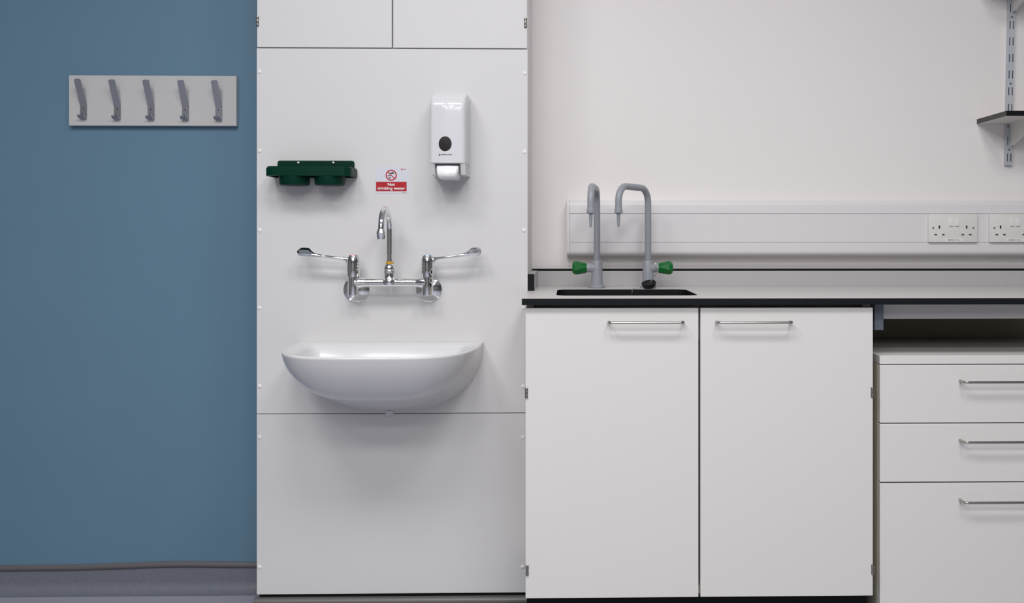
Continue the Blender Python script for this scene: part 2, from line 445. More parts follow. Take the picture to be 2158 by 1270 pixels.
prism(bm, sp([(818.8, 373.3), (824.4, 373.5), (823.4, 375.8), (820.2, 375.8)]), 'y', y0 - 0.0002, y0)
obj('tap_pictogram', bm, 'ink', sg)
obj('lettering', text_bm('Not', SX(817.2), SX(832.2), SZ(388.6), y0 - 0.0003, height=0.0088, bold=0.03), 'white', sg, label='white bold lettering Not')
obj('lettering', text_bm('drinking water', SX(795.3), SX(854.0), SZ(397.6), y0 - 0.0003, height=0.0108, bold=0.03), 'white', sg, label='white bold lettering drinking water')
bm = text_bm('BP7', SX(848.8), SX(856.5), SZ(356.8), y0, height=0.0024, bold=0.01)
box(bm, SX(845.2), SX(847.6), y0 - 0.0002, y0, SZ(358.5), SZ(354.8))
obj('maker_mark', bm, 'red2', sg)
obj('code_text', text_bm('WAT 04', SX(848), SX(856.5), SZ(405.2), y0, height=0.0022, bold=0.02), 'red2', sg)

# ---------------------------------------------------------------- soap dispenser
xl, xr = X(916.5, DP), X(990.5, DP); w = xr - xl; xm = (xl + xr) / 2
df = 2.345; zb = Z(342.5, df, 940); zt = Z(191.5, 2.385, 940)
sd = thing('soap_dispenser', 'glossy white soap dispenser with dark oval window and push lever', 'soap dispenser', (xm, YP, zb))
def sprof(z):      # protrusion of the cover at height z
    f = (z - zb) / (zt - zb)
    base = 0.105 - 0.004 * f
    if f > 0.72:
        g = (f - 0.72) / 0.28; base *= math.sqrt(max(0.0, 1 - g ** 2.6)) * 0.82 + 0.18 if g < 1 else 0.18
    return base
rings = []
NZ = 26
for i in range(NZ + 1):
    f = i / NZ
    f = 1 - (1 - f) ** 1.6
    z = zb + (zt - zb) * f
    pr = sprof(z); hw2 = w / 2; r = 0.013
    ft = max(0, (f - 0.93) / 0.07); hw2 -= 0.010 * (1 - math.sqrt(max(0, 1 - ft ** 2)))
    r = min(r, pr * 0.45); pts = [Vector((xm - hw2, YP - 0.0003, z))]
    for k in range(7):
        a = PI + PI / 2 * k / 6; pts.append(Vector((xm - hw2 + r + r * math.cos(a), YP - pr + r + r * math.sin(a), z)))
    for k in range(1, 6):   # bowed front
        u = k / 6; pts.append(Vector((xm + (hw2 - r) * (2 * u - 1), YP - pr - 0.004 * math.sin(PI * u) * min(1, pr / 0.08), z)))
    for k in range(7):
        a = 1.5 * PI + PI / 2 * k / 6; pts.append(Vector((xm + hw2 - r + r * math.cos(a), YP - pr + r + r * math.sin(a), z)))
    pts.append(Vector((xm + hw2, YP - 0.0003, z))); rings.append(pts)
first_r = [Vector((p.x * 0.98 + xm * 0.02, YP + (p.y - YP) * 0.97, zb - 0.0015)) for p in rings[0]]
bm = bmesh.new(); loft(bm, [first_r] + rings)
obj('cover', bm, 'abs', sd, smooth=True, angle=40)
# back plate and jaws under the cover
bm = bmesh.new()
zj = Z(368.3, 2.37, 940)
box(bm, xm - w / 2 - 0.001, xm + w / 2 + 0.0008, YP - 0.012, YP - 0.0003, zj, zb + 0.004, bev=0.002)
prism(bm, [(YP - 0.101, zb - 0.001), (YP - 0.01, zb - 0.001), (YP - 0.01, zj), (YP - 0.086, zj)], 'x', xm - w / 2 + 0.002, xm - w / 2 + 0.0145)
prism(bm, [(YP - 0.101, zb - 0.001), (YP - 0.01, zb - 0.001), (YP - 0.01, zj), (YP - 0.086, zj)], 'x', xm + w / 2 - 0.0145, xm + w / 2 - 0.002)
obj('back_plate', bm, 'absgrey', sd)
bm = bmesh.new()
dl_ = 2.332; lw = (X(965, dl_) - X(918, dl_)) / 2; lc = X(941.5, dl_)
lz1 = Z(348.5, dl_, 940); lz0 = Z(375.5, dl_, 940)
rings = []
for f, ws, pr in ((0, 1.0, 0.106), (0.25, 0.99, 0.114), (0.6, 0.93, 0.119), (0.85, 0.86, 0.117), (0.96, 0.80, 0.112), (1.0, 0.69, 0.10)):
    z = lz1 + (lz0 - lz1) * f; hwl = lw * ws; r = 0.008; pts = [Vector((lc - hwl, YP - 0.03, z))]
    for k in range(6):
        a = PI + PI / 2 * k / 5; pts.append(Vector((lc - hwl + r + r * math.cos(a), YP - pr + r + r * math.sin(a), z)))
    for k in range(1, 5):
        u = k / 5; pts.append(Vector((lc + (hwl - r) * (2 * u - 1), YP - pr - 0.004 * math.sin(PI * u), z)))
    for k in range(6):
        a = 1.5 * PI + PI / 2 * k / 5; pts.append(Vector((lc + hwl - r + r * math.cos(a), YP - pr + r + r * math.sin(a), z)))
    pts.append(Vector((lc + hwl, YP - 0.03, z))); rings.append(pts)
loft(bm, rings)
obj('push_lever', bm, 'lever', sd, smooth=True, angle=50)
c = P(938.5, 303, df)
bm = bmesh.new(); lathe(bm, (0, 0, 0), (0, -1, 0), [(-0.006, 0.0168), (0.0038, 0.0168), (0.0046, 0.0162), (0.0050, 0.008)], 40)
for v in bm.verts: v.co = Vector((c.x + v.co.x, YP - 0.1045 + v.co.y, c.z + v.co.z * 1.16))
obj('oval_window', bm, 'brown', sd, smooth=True)
ytx = YP - 0.1085
zt_ = P(940, 325.6, df - 0.004).z
bm = text_bm('Kimberly-Clark', X(931, df), X(953, df), zt_, ytx, height=0.0036, bold=0.01, depth=0.0006)
cx2 = X(926.8, df)
for rr, yy in ((0.0022, 0.0005),):
    lathe(bm, (cx2, ytx, zt_), (0, -1, 0), [(-0.003, rr), (yy, rr)], 20)
obj('lettering', bm, 'greyink', sd)

# ---------------------------------------------------------------- wall mixer tap
DT = 2.405; YT = DT - D
bL = P(744.8, 595, DT); bR = P(900.8, 595, DT); xmid = X(821, DT); zbr = P(821, 595, DT).z
mx = thing('mixer_tap', 'chrome wall-mounted mixer tap with swan-neck spout and two long levers', 'tap', (xmid, YP, zbr))
bm = bmesh.new()
tube(bm, [(bL.x, YT, zbr), (bR.x, YT, zbr)], 0.0113, 28)
# centre tee, flaring down into the bridge
lathe(bm, (xmid, YT, zbr), (0, 0, 1), [(-0.006, 0.0175), (0.002, 0.0195), (0.007, 0.0185), (0.0115, 0.0158), (0.016, 0.0144), (0.022, 0.0141), (0.029, 0.0141)], 32)
for bx in (bL.x, bR.x):      # flared joints of the bridge
    sgn = 1 if bx < xmid else -1
    lathe(bm, (bx, YT, zbr), (sgn, 0, 0), [(0.0, 0.0145), (0.018, 0.0145), (0.024, 0.0125), (0.03, 0.0113)], 28)
obj('bridge', bm, 'chrome', mx, smooth=True, angle=40)
for side, bp, fpx in (('L', bL, 750.8), ('R', bR, 904)):
    zt0 = P(745, 538.5, DT).z; zlo = P(745, 622.5, DT).z; zsp = P(745, 584, DT).z
    fl = P(fpx, 610, DP - 0.004)
    bm = bmesh.new()
    lathe(bm, (bp.x, YT, zlo), (0, 0, 1), [(0, 0.0128), (0.001, 0.0146), (0.004, 0.015), (zsp - zlo, 0.0150)], 36)
    lathe(bm, (fl.x, YP - 0.004, fl.z), (0, -1, 0), [(0.0, 0.0125), (0.030, 0.0125)], 28)
    tube(bm, [(fl.x, YP - 0.03, fl.z), (bp.x, YT, fl.z)], 0.012, 24)
    obj('valve_body', bm, 'chrome', mx, smooth=True, angle=40)
    bm = bmesh.new(); lathe(bm, (fl.x, YP - 0.0003, fl.z), (0, -1, 0), [(0, 0.0350), (0.0015, 0.0356), (0.003, 0.0350), (0.0042, 0.0325), (0.0075, 0.022), (0.009, 0.0145), (0.0095, 0.0125)], 48)
    obj('wall_flange', bm, 'chrome', mx, smooth=True, angle=40)
    # lever handle: hub plus long paddle
    bm = bmesh.new(); hh = zt0 - zsp
    lathe(bm, (bp.x, YT, zsp + 0.0005), (0, 0, 1), [(0, 0.0150), (0.001, 0.0163), (hh * .25, 0.0175), (hh * .55, 0.0178), (hh * .8, 0.0165), (hh * .97, 0.0142), (hh, 0.0132)], 40)
    s = -1 if side == 'L' else 1
    prof = [(733, 541, 559), (727, 541, 551), (719, 540.6, 547.6), (700, 538.6, 545.4), (680, 536, 543.2), (667, 533.4, 541.6), (660, 530.6, 541.0), (654.5, 526.5, 540.7), (649.5, 521.8, 540.4), (640, 520.8, 540.0), (632, 520.8, 539.2), (628.5, 522, 536.8), (626.8, 524.5, 533)]
    rings = []
    for k, (px, yt, ybm) in enumerate(prof):
        if side == 'R': px = 913 + (733 - px) * 0.955; yt -= 0.6; ybm -= 0.8
        dd = DT - 0.012 * min(1, k / 5)
        zt_, zb_ = P(px, yt, dd).z, P(px, ybm, dd).z; c = P(px, ybm, dd)
        blade = max(0.0, min(1.0, (k - 5) / 3)); a_ = 0.0055 - 0.0008 * blade
        hb = (zt_ - zb_) * (0.5 - 0.14 * blade); zc_l = zb_ + hb; up_ = zt_ - zc_l
        ring = []
        for q in range(24):
            an = 2 * PI * q / 24 + PI / 24; cs, sn = math.cos(an), math.sin(an)
            if sn <= 0: yy, zz = a_ * cs, zc_l + hb * sn
            else:
                th_ = 1 - 0.55 * blade * (1 if cs < 0 else 0)
                yy = a_ * cs * th_ + 0.011 * blade * sn ** 1.5; zz = zc_l + up_ * sn
            ring.append(Vector((c.x, c.y + yy, zz)))
        rings.append(ring)
    if side == 'R': rings = [q[::-1] for q in rings]
    loft(bm, rings)
    lv = obj('lever_handle', bm, 'chrome', mx, smooth=True, angle=38)
    bm = bmesh.new(); lathe(bm, (bp.x, YT, zt0 + 0.0003), (0, 0, 1), [(0, 0.0105), (0.0012, 0.0102), (0.0016, 0.006)], 28)
    obj('indicator_disc', bm, 'hot' if side == 'L' else 'cold', lv, smooth=True, label='red hot-water disc' if side == 'L' else 'blue cold-water disc')
# swivel collar, ring, spout
zk = P(821, 572, DT).z; zy = P(821, 555.5, DT).z; zy2 = P(821, 551, DT).z
bm = bmesh.new()
lathe(bm, (xmid, YT, zk), (0, 0, 1), [(-0.004, 0.0142), (0, 0.0158), (0.002, 0.0160), (0.0035, 0.0150), (0.005, 0.0150), (0.0065, 0.0163), (0.012, 0.0160), (0.016, 0.0145), (zy - zk - 0.001, 0.0112), (zy - zk, 0.010)], 40)
obj('collar', bm, 'chrome', mx, smooth=True, angle=35)
obj('yellow_ring', L((xmid, YT, zy), (0, 0, 1), [(0, 0.0098), (0.001, 0.0102), (zy2 - zy - 0.001, 0.0102), (zy2 - zy, 0.0098)]), 'yellow', mx, smooth=True)
tipp = P(803.3, 483, 2.293)
R_ = (YT - tipp.y) / 2; zar = P(812, 441, 2.35).z - R_
path = [Vector((xmid, YT, zy2 - 0.004)), Vector((xmid, YT, zar))]
for k in range(1, 25):
    a = PI * k / 24; f = (1 - math.cos(a)) / 2
    path.append(Vector((xmid + (tipp.x - xmid) * f, YT - 2 * R_ * f, zar + R_ * math.sin(a))))
ztip = tipp.z
path.append(Vector((tipp.x, tipp.y, min(ztip, zar - 0.002))))
bm = bmesh.new(); tube(bm, path, 0.0083, 28)
sp_ = obj('spout', bm, 'chrome', mx, smooth=True, angle=40)
zn = path[-1].z
bm = bmesh.new(); lathe(bm, (tipp.x, tipp.y, zn + 0.006), (0, 0, -1), [(0, 0.0084), (0.003, 0.0096), (0.0095, 0.0128), (0.0105, 0.0131), (0.0115, 0.0126), (0.0125, 0.0122), (0.026, 0.0106), (0.0265, 0.009)], 24)
obj('aerator', bm, 'chrome', sp_, smooth=True, angle=25)

# ---------------------------------------------------------------- wash basin
xc = X(826.5, DP); zr = P(827, 722.5, DP).z; Wb = 0.2495; Pb = 0.325; Hb = zr - P(820, 866.5, DP).z
wb = thing('wash_basin', 'white ceramic wall-hung wash basin below the chrome mixer tap', 'wash basin', (xc, YP, zr - Hb))
NP = 72
def rim(ph, sw=1.0, sp=1.0, n=3.6):
    c, s = math.cos(ph), math.sin(ph)
    return (math.copysign(abs(c) ** (2 / n), c) * Wb * sw, abs(s) ** (2 / n) * Pb * sp)
def outer(ph, t):
    # two tiers: tall front apron down to a soft ridge, then a shallower underside running back to the wall
    rx, ry = rim(ph); s = math.sin(ph)
    wx = math.copysign(abs(math.cos(ph)) ** 0.86, math.cos(ph)) * Wb * 0.995
    if t < 0.5:
        u = t / 0.5
        f = 1 - 0.13 * u - 0.12 * u ** 2.2; g = 0.60 * (1 - (1 - u) ** 1.08); lt = 0.36 * (0.45 * u + 0.55 * u ** 1.7)
    else:
        u = (t - 0.5) / 0.5
        f = 0.75 * (1 - u) if u < 1 else 0.0; g = 0.60 + 0.40 * (u ** 0.95); lt = 0.36 + 0.64 * u
    x = rx * (1 - lt) + wx * lt
    drop = Hb * abs(s) ** (0.85 + 0.45 * (1 - abs(2 * t - 1)))
    return Vector((xc + x, YP - ry * f - 0.0004, zr - drop * g))
bm = bmesh.new()
tl = [0, .012, .03, .06, .1, .15, .2, .25, .3, .35, .4, .44, .47, .49, .5, .51, .53, .57, .62, .68, .74, .8, .86, .92, .97, 1.0]
phs = [PI * k / NP for k in range(NP + 1)]
phs = [0.0, 0.0006, 0.004, 0.012, 0.025] + phs[1:-1] + [PI - 0.025, PI - 0.012, PI - 0.004, PI - 0.0006, PI]
grid = [[bm.verts.new(outer(ph, t) - (Vector((0, 0, 0.004 * (1 - min(1, t / 0.03))**2 * 0)) )) for ph in phs] for t in tl]
for i in range(len(tl) - 1):
    for k in range(len(phs) - 1):
        bm.faces.new((grid[i][k], grid[i][k + 1], grid[i + 1][k + 1], grid[i + 1][k]))
# rim roll, deck and bowl
def ringd(sw, sp, dz, back, n=3.6):
    out = []
    for ph in phs:
        x, y = rim(ph, sw, sp, n); out.append(Vector((xc + x, YP - max(y, back), zr + dz)))
    return out
def ringi(sw, sp, dz, back, n=2.6):
    """bowl opening: a rounded D set in from the wall."""
    out = []; cy = (Pb * sp + back) / 2; hy = (Pb * sp - back) / 2
    for ph in phs:
        c_, s_ = math.cos(ph), math.sin(ph)
        x, y = rim(ph, sw, sp, 3.6)
        f = y / (Pb * sp)
        yy = back + (Pb * sp - back) * f
        k = min(1.0, (yy - back) / 0.05); x *= 0.90 + 0.10 * math.sqrt(max(0.0, 1 - (1 - k) ** 2))
        out.append(Vector((xc + x, YP - yy, zr + dz)))
    return out
inner = [ringd(0.998, 0.999, 0.0025, 0.0004), ringd(0.992, 0.995, 0.0042, 0.0004), ringd(0.984, 0.988, 0.0048, 0.0004), ringd(0.975, 0.982, 0.0040, 0.010),
         ringi(0.955, 0.978, 0.0012, 0.018), ringi(0.865, 0.972, -0.0005, 0.034), ringi(0.85, 0.966, -0.0022, 0.038), ringi(0.828, 0.955, -0.010, 0.044),
         ringi(0.78, 0.925, -0.045, 0.058), ringi(0.70, 0.85, -0.088, 0.080), ringi(0.5, 0.70, -0.112, 0.11), ringi(0.12, 0.52, -0.122, 0.15)]
prevr = grid[0]
for rr in inner:
    cur = [bm.verts.new(p) for p in rr]
    for k in range(len(phs) - 1): bm.faces.new((prevr[k], cur[k], cur[k + 1], prevr[k + 1]))
    # close the back run between the two ends of this band
    bm.faces.new((prevr[-1], cur[-1], cur[0], prevr[0]))
    prevr = cur
bm.faces.new(prevr)
bmesh.ops.remove_doubles(bm, verts=bm.verts, dist=0.00005)
obj('bowl', bm, 'ceramic', wb, smooth=True, angle=70)
dp = P(822, 869, DP)
obj('waste_outlet', L((xc - 0.003, YP - 0.022, zr - Hb - 0.0035), (0, 0, 1), [(0, 0.010), (0.001, 0.011), (0.012, 0.011)]), 'pvc', wb, smooth=True)
bm = bmesh.new(); lathe(bm, (xc, YP - 0.19, zr - 0.1235), (0, 0, 1), [(0, 0.021), (0.0015, 0.020), (0.0018, 0.008)], 28)
obj('drain_ring', bm, 'chrome', wb, smooth=True)

# ---------------------------------------------------------------- worktop
dF = 2.135; zw = P(1200, 629, dF).z; tw = 0.0155; xw0 = CXR + 0.0006; xw1 = X(2158, 2.135) + 0.35
yF = dF - D
wt = thing('worktop', 'long grey worktop with black edge and low upstand along the cream wall', 'worktop', (xw0, yF, zw))
hx0, hx1 = X(1171.8, 2.243), X(1473.5, 2.243); hy0, hy1 = 2.243 - D, 2.51 - D
def hole_pts(g, r=0.03):
    return rrect((hx0 + hx1) / 2, (hy0 + hy1) / 2, hx1 - hx0 + 2 * g, hy1 - hy0 + 2 * g, r + g, 5)
bm = bmesh.new()
ol = [(xw0, yF), (xw1, yF), (xw1, -0.0005), (xw0, -0.0005)]
def slab(bm, loops, z0, z1):
    allv = []
    for lp in loops:
        vs = [bm.verts.new((x, y, z1)) for x, y in lp]; allv += vs
        for i in range(len(vs)): bm.edges.new((vs[i], vs[(i + 1) % len(vs)]))
    es = list(set(e for v in allv for e in v.link_edges))
    r = bmesh.ops.triangle_fill(bm, use_beauty=True, use_dissolve=False, edges=es, normal=(0, 0, 1))
    fs = [g for g in r['geom'] if isinstance(g, bmesh.types.BMFace)]
    ex = bmesh.ops.extrude_face_region(bm, geom=fs)
    for g in ex['geom']:
        if isinstance(g, bmesh.types.BMVert): g.co.z = z0
    return bm
slab(bm, [ol, hole_pts(0)], zw - tw, zw)
bmesh.ops.recalc_face_normals(bm, faces=bm.faces)
for f in bm.faces:
    f.material_index = 0 if f.normal.z > 0.7 else 1
obj('slab', bm, ['top', 'core'], wt)
zu = Z(566.0, 2.705, 1500)
bm = B(xw0 + 0.0175, xw1, -0.0165, -0.0005, zw + 0.0001, zu - 0.0065, bev=0.0004)
obj('back_upstand', bm, 'upst', wt)
obj('upstand_edge', B(xw0 + 0.001, xw1, -0.0172, -0.0005, zu - 0.0065, zu, bev=0.0006), 'core', wt, label='black top edge of the upstand')
x1 = xw0 + 0.0172
side_top = Z(577, DP, 1118)
bm = B(xw0 + 0.0003, x1, YP + 0.001, -0.0005, zw + 0.0001, side_top, bev=0.0005)
su = obj('side_upstand', bm, 'upst', wt)
obj('end_cap', B(xw0 + 0.0003, x1 + 0.0004, YP - 0.0012, YP + 0.001, zw + 0.0001, side_top + 0.0002), 'core', su, label='black end of the side upstand')

# sink
sk = thing('sink', 'black rectangular undermounted sink set in the grey worktop', 'sink', ((hx0 + hx1) / 2, (hy0 + hy1) / 2, zw - 0.22))
bm = bmesh.new()
def rp(g, z, r=0.03): return [Vector((x, y, z)) for x, y in hole_pts(g, r)]
zs = zw - tw
loft(bm, [rp(0.02, zs - 0.0003), rp(0.0005, zs - 0.0003), rp(0.0002, zs - 0.004), rp(-0.004, zs - 0.17), rp(-0.02, zs - 0.19, 0.04), rp(-0.08, zs - 0.194, 0.01)], cap=False)
bm.faces.new([v for v in bm.verts if abs(v.co.z - (zs - 0.194)) < 1e-6])
R2 = loft(bm, [rp(0.02, zs - 0.0004), rp(0.012, zs - 0.01), rp(0.006, zs - 0.2)], cap=False)
bm.faces.new(R2[-1])
obj('bowl', bm, 'epoxy', sk, smooth=True, angle=40)
obj('waste_grid', L(((hx0 + hx1) / 2, (hy0 + hy1) / 2, zs - 0.1938), (0, 0, 1), [(0, 0.03), (0.002, 0.029), (0.0025, 0.01)]), 'steel', sk, smooth=True)

# ---------------------------------------------------------------- laboratory taps
def lab_tap(px_body, out_px, out_d, side, label):
    dB = 2.585; c = P(px_body, 600, dB); x, y = c.x, c.y
    t = thing('laboratory_tap', label, 'tap', (x, y, zw), 'grey laboratory taps behind the sink')
    zb1 = P(px_body, 548.5, dB).z
    bm = bmesh.new()
    lathe(bm, (x, y, zw + 0.0002), (0, 0, 1), [(0, 0.0225), (0.0015, 0.0235), (0.006, 0.0235), (0.0075, 0.022), (0.009, 0.0175)], 40)
    obj('base_flange', bm, 'tapgrey', t, smooth=True)
    bm = bmesh.new()
    lathe(bm, (x, y, zw + 0.008), (0, 0, 1), [(0, 0.0168), (0.030, 0.0166), (0.034, 0.0160), (zb1 - zw - 0.010, 0.0158), (zb1 - zw - 0.0085, 0.0150)], 40)
    sgn = -1 if side == 'L' else 1
    zst = P(px_body, 564.3, dB).z
    lathe(bm, (x, y, zst), (sgn, 0, 0), [(0.006, 0.0155), (0.015, 0.0150), (0.018, 0.0128), (0.030, 0.0122), (0.031, 0.0112)], 32)
    obj('valve_body', bm, 'tapgrey', t, smooth=True, angle=40)
    # faceted green handle, three-lobed, widening outward
    bm = bmesh.new(); rings = []
    for off, r, ph in ((0.0295, 0.0125, 0.0), (0.031, 0.0152, 0.0), (0.060, 0.0205, 0.5), (0.0665, 0.0190, 0.5), (0.0715, 0.0135, 0.5)):
        rings.append([bm.verts.new((x + sgn * off, y + r * math.cos(2 * PI * (k + ph) / 7 + 0.3), zst + r * math.sin(2 * PI * (k + ph) / 7 + 0.3))) for k in range(7)])
    bm.faces.new(rings[0]); bm.faces.new(rings[-1][::-1])
    for i in range(4):
        for k in range(7):
            A_, B_ = rings[i], rings[i + 1]; k2 = (k + 1) % 7
            if i == 1:
                bm.faces.new((A_[k], A_[k2], B_[k])); bm.faces.new((A_[k2], B_[k2], B_[k]))
            else: bm.faces.new((A_[k], A_[k2], B_[k2], B_[k]))
    bmesh.ops.recalc_face_normals(bm, faces=bm.faces)
    bmesh.ops.bevel(bm, geom=bm.edges[:], offset=0.0005, segments=1, affect='EDGES')
    obj('handle', bm, 'hgreen', t, smooth=False, label='green faceted handle')
    o = P(out_px, 391, out_d); ztop_ = o.z
    zferr = P(out_px, 440.5, out_d).z
    path = fillet([(x, y, zb1 - 0.004), (x, y, ztop_), (o.x, o.y, ztop_), (o.x, o.y, zferr)], 0.042, 12)
    bm = bmesh.new(); tube(bm, path, 0.00945, 28)
    s_ = obj('spout', bm, 'tapgrey', t, smooth=True, angle=40)
    bm = bmesh.new()
    lathe(bm, (o.x, o.y, zferr + 0.001), (0, 0, -1), [(0, 0.0100), (0.0015, 0.0113), (0.011, 0.0112), (0.013, 0.0095), (0.0135, 0.0058)], 12)
    prof = [(0.0125, 0.0056)]
    tt = 0.0145; rr = 0.0056
    for k in range(6):
        prof += [(tt, rr), (tt + 0.0042, rr * 0.86), (tt + 0.0045, rr * 0.78)]; tt += 0.0052; rr *= 0.94
    prof += [(tt + 0.004, rr * 0.8), (tt + 0.0045, rr * 0.6)]
    lathe(bm, (o.x, o.y, zferr + 0.001), (0, 0, -1), prof, 20)
    obj('nozzle', bm, 'tapgrey', s_, smooth=True, angle=25)
    return t, x, y, zst
lab_tap(1258, 1245, 2.40, 'L', 'grey laboratory tap with its green handle on the left, nearer the panelled casing')
t2, tx, ty, tzst = lab_tap(1365.7, 1303.5, 2.44, 'R', 'grey laboratory tap with a broad side-turned spout, green handle on its right')

# plug on a beaded chain
pc_ = P(1367.5, 600, 2.535)
pl = thing('sink_plug', 'black rubber plug on a beaded chain leaning against the laboratory tap', 'plug', (pc_.x, pc_.y, zw))
ax = Vector((-0.16, -0.30, 0.94)).normalized()
bm = bmesh.new()
lathe(bm, (0, 0, 0), ax, [(-0.008, 0.0170), (-0.007, 0.0182), (0.001, 0.0206), (0.0042, 0.0209), (0.005, 0.0200), (0.0042, 0.0180), (0.0030, 0.0165), (0.0028, 0.003)], 40)
zmin = min(v.co.z for v in bm.verts)
cc = Vector((pc_.x, pc_.y, zw + 0.0004 - zmin))
ymax = max(v.co.y for v in bm.verts)
cc.y = min(cc.y, ty - 0.0245 - ymax * 0.0 - 0.012)
for v in bm.verts: v.co += cc
obj('stopper', bm, 'epoxy', pl, smooth=True, angle=35)
def beads(bm, path, r=0.0015, step=0.0031):
    acc = 0.0; last = path[0]
    for p in path[1:]:
        seg = (p - last).length; n = 0
        while acc + step <= seg:
            acc += step; q = last + (p - last) * (acc / seg)
            bmesh.ops.create_icosphere(bm, subdivisions=1, radius=r, matrix=Matrix.Translation(q))
        acc -= seg; last = p
    tube(bm, path, 0.00035, 5)
bm = bmesh.new(); path = []
for k in range(0, 27):                     # wound round the valve stem of the tap
    a = 2 * PI * k / 12 * 1.0 - 1.2
    path.append(Vector((tx + 0.0185 + k * 0.00035, ty + 0.0142 * math.cos(a), tzst + 0.0142 * math.sin(a))))
path.append(Vector((tx + 0.022, ty - 0.021, tzst - 0.015)))
path.append(Vector((cc.x + 0.004, cc.y + 0.001, cc.z + 0.0035)))
beads(bm, path)
p0 = P(1353, 605, 2.54)
path = [Vector((cc.x - 0.012, cc.y - 0.008, zw + 0.003)), Vector((X(1345, 2.525), 2.525 - D, zw + 0.0016)), Vector((X(1335, 2.515), 2.515 - D, zw + 0.0016)), Vector((X(1332.8, 2.505), 2.505 - D, zw + 0.001)),
        Vector((X(1332, 2.498), 2.498 - D, zw - 0.006)), Vector((X(1331, 2.495), 2.495 - D, zw - 0.05)), Vector((X(1331, 2.49), 2.49 - D, zw - 0.1))]
beads(bm, path)
obj('chain', bm, 'chrome', pl, smooth=True)

# ---------------------------------------------------------------- base cabinet
dC = 2.15; yC = dC - D
c0 = X(1107.5, dC); c1 = X(1839.5, dC); zd1 = Z(648, dC, 1470); zd0 = Z(1257.5, dC, 1470)
zcb = zw - tw - 0.0005
cb = thing('base_cabinet', 'white double-door base cabinet under the sink with a black plinth', 'cabinet', ((c0 + c1) / 2, yC, 0))
bm = B(c0 + 0.001, c1 - 0.001, yC + 0.0205, -0.02, zd0 + 0.002, zd0 + 0.02)      # body below the sink
box(bm, c0 + 0.001, c0 + 0.019, yC + 0.0205, -0.02, zd0 + 0.0195, zcb)
box(bm, c1 - 0.019, c1 - 0.001, yC + 0.0205, -0.02, zd0 + 0.0195, zcb)
box(bm, c0 + 0.0185, c1 - 0.0185, yC + 0.06, yC + 0.078, zcb - 0.09, zcb)
obj('carcass', bm, 'edge', cb)
obj('plinth', B(c0 + 0.002, c1 - 0.003, yC + 0.035, -0.03, 0.0, zd0 + 0.0015), 'dark', cb, label='black recessed plinth')
def bow_handle(xa, xb, z, y, parent, out=0.03, r=0.0032):
    pts = fillet([(xa, y, z), (xa, y - out, z), (xb, y - out, z), (xb, y, z)], 0.009, 8)
    bm = bmesh.new(); tube(bm, pts, r, 16)
    return obj('handle', bm, 'steel', parent, smooth=True, label='brushed steel bow handle')
doors = []
for a, b, hl, hr_, hy in ((1107.5, 1472.0, 1282.5, 1438.5, 677.5), (1476.2, 1839.6, 1509.5, 1664.5, 677.3)):
    dr_ = obj('door', B(X(a, dC), X(b, dC), yC, yC + 0.019, zd0, zd1, bev=0.001), 'door', cb)
    bow_handle(X(hl, dC), X(hr_, dC), Z(hy, dC, hl), yC - 0.0001, dr_, 0.028)
    doors.append(dr_)
hinge(1109.5, 827.5, dC, doors[0], 0.0235); hinge(1111, 1201, dC, doors[0], 0.0235)
hinge(1838.0, 826, dC, doors[1], 0.0235); hinge(1839, 1199, dC, doors[1], 0.0235)

# ---------------------------------------------------------------- bench frame and rail
fx0, fx1 = X(1843.5, 2.2), X(1862.5, 2.2)
bf = obj('support_beam', B(fx0, fx1, 2.2 - D, -0.16, Z(695.5, 2.2, 1853), zcb, bev=0.002), 'frame')
tag(bf, 'blue-grey steel support beam under the worktop beside the double-door cabinet', 'support beam')
xr1 = X(2158, 2.2) + 0.30
rl = obj('bench_rail', B(fx1 + 0.0006, xr1, 2.225 - D, 2.243 - D, Z(671, 2.225, 2000), zcb, bev=0.001), 'door')
tag(rl, 'cream rail under the worktop above the drawer unit gap', 'rail')
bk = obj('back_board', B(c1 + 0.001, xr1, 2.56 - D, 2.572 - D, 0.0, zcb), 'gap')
tag(bk, 'board at the back of the gap under the worktop, shade put into its colour', 'board')

# ---------------------------------------------------------------- drawer unit
dU = 2.165; yU = dU - D
u0 = X(1854.5, dU); u1 = X(2158, dU) + 0.235
zt1 = Z(749, dU, 1900); zt0_ = Z(767, dU, 1900)
du = thing('drawer_unit', 'white three-drawer unit under the worktop at the right edge', 'drawer unit', ((u0 + u1) / 2, yU, 0))
obj('top_panel', B(u0 - 0.0005, u1, yU, 2.55 - D, zt0_, zt1, bev=0.001), 'door', du)
obj('carcass', B(u0, u1, yU + 0.0205, 2.545 - D, 0.085, zt0_ - 0.0003), 'edge', du)
obj('plinth', B(u0 + 0.01, u1 - 0.01, yU + 0.05, 2.54 - D, 0.0, 0.0845), 'dark', du)
for ya, yb_, hy in ((769, 890.5, 801.5), (893, 1015, 926.5), (1018, 1345, 1052)):
    f_ = obj('drawer', B(u0, u1 - 0.001, yU, yU + 0.0195, Z(yb_, dU, 1900), Z(ya, dU, 1900), bev=0.001), 'door', du)
    bow_handle(X(2022.5, dU), X(2180, dU), Z(hy, dU, 2022), yU - 0.0001, f_, 0.028)

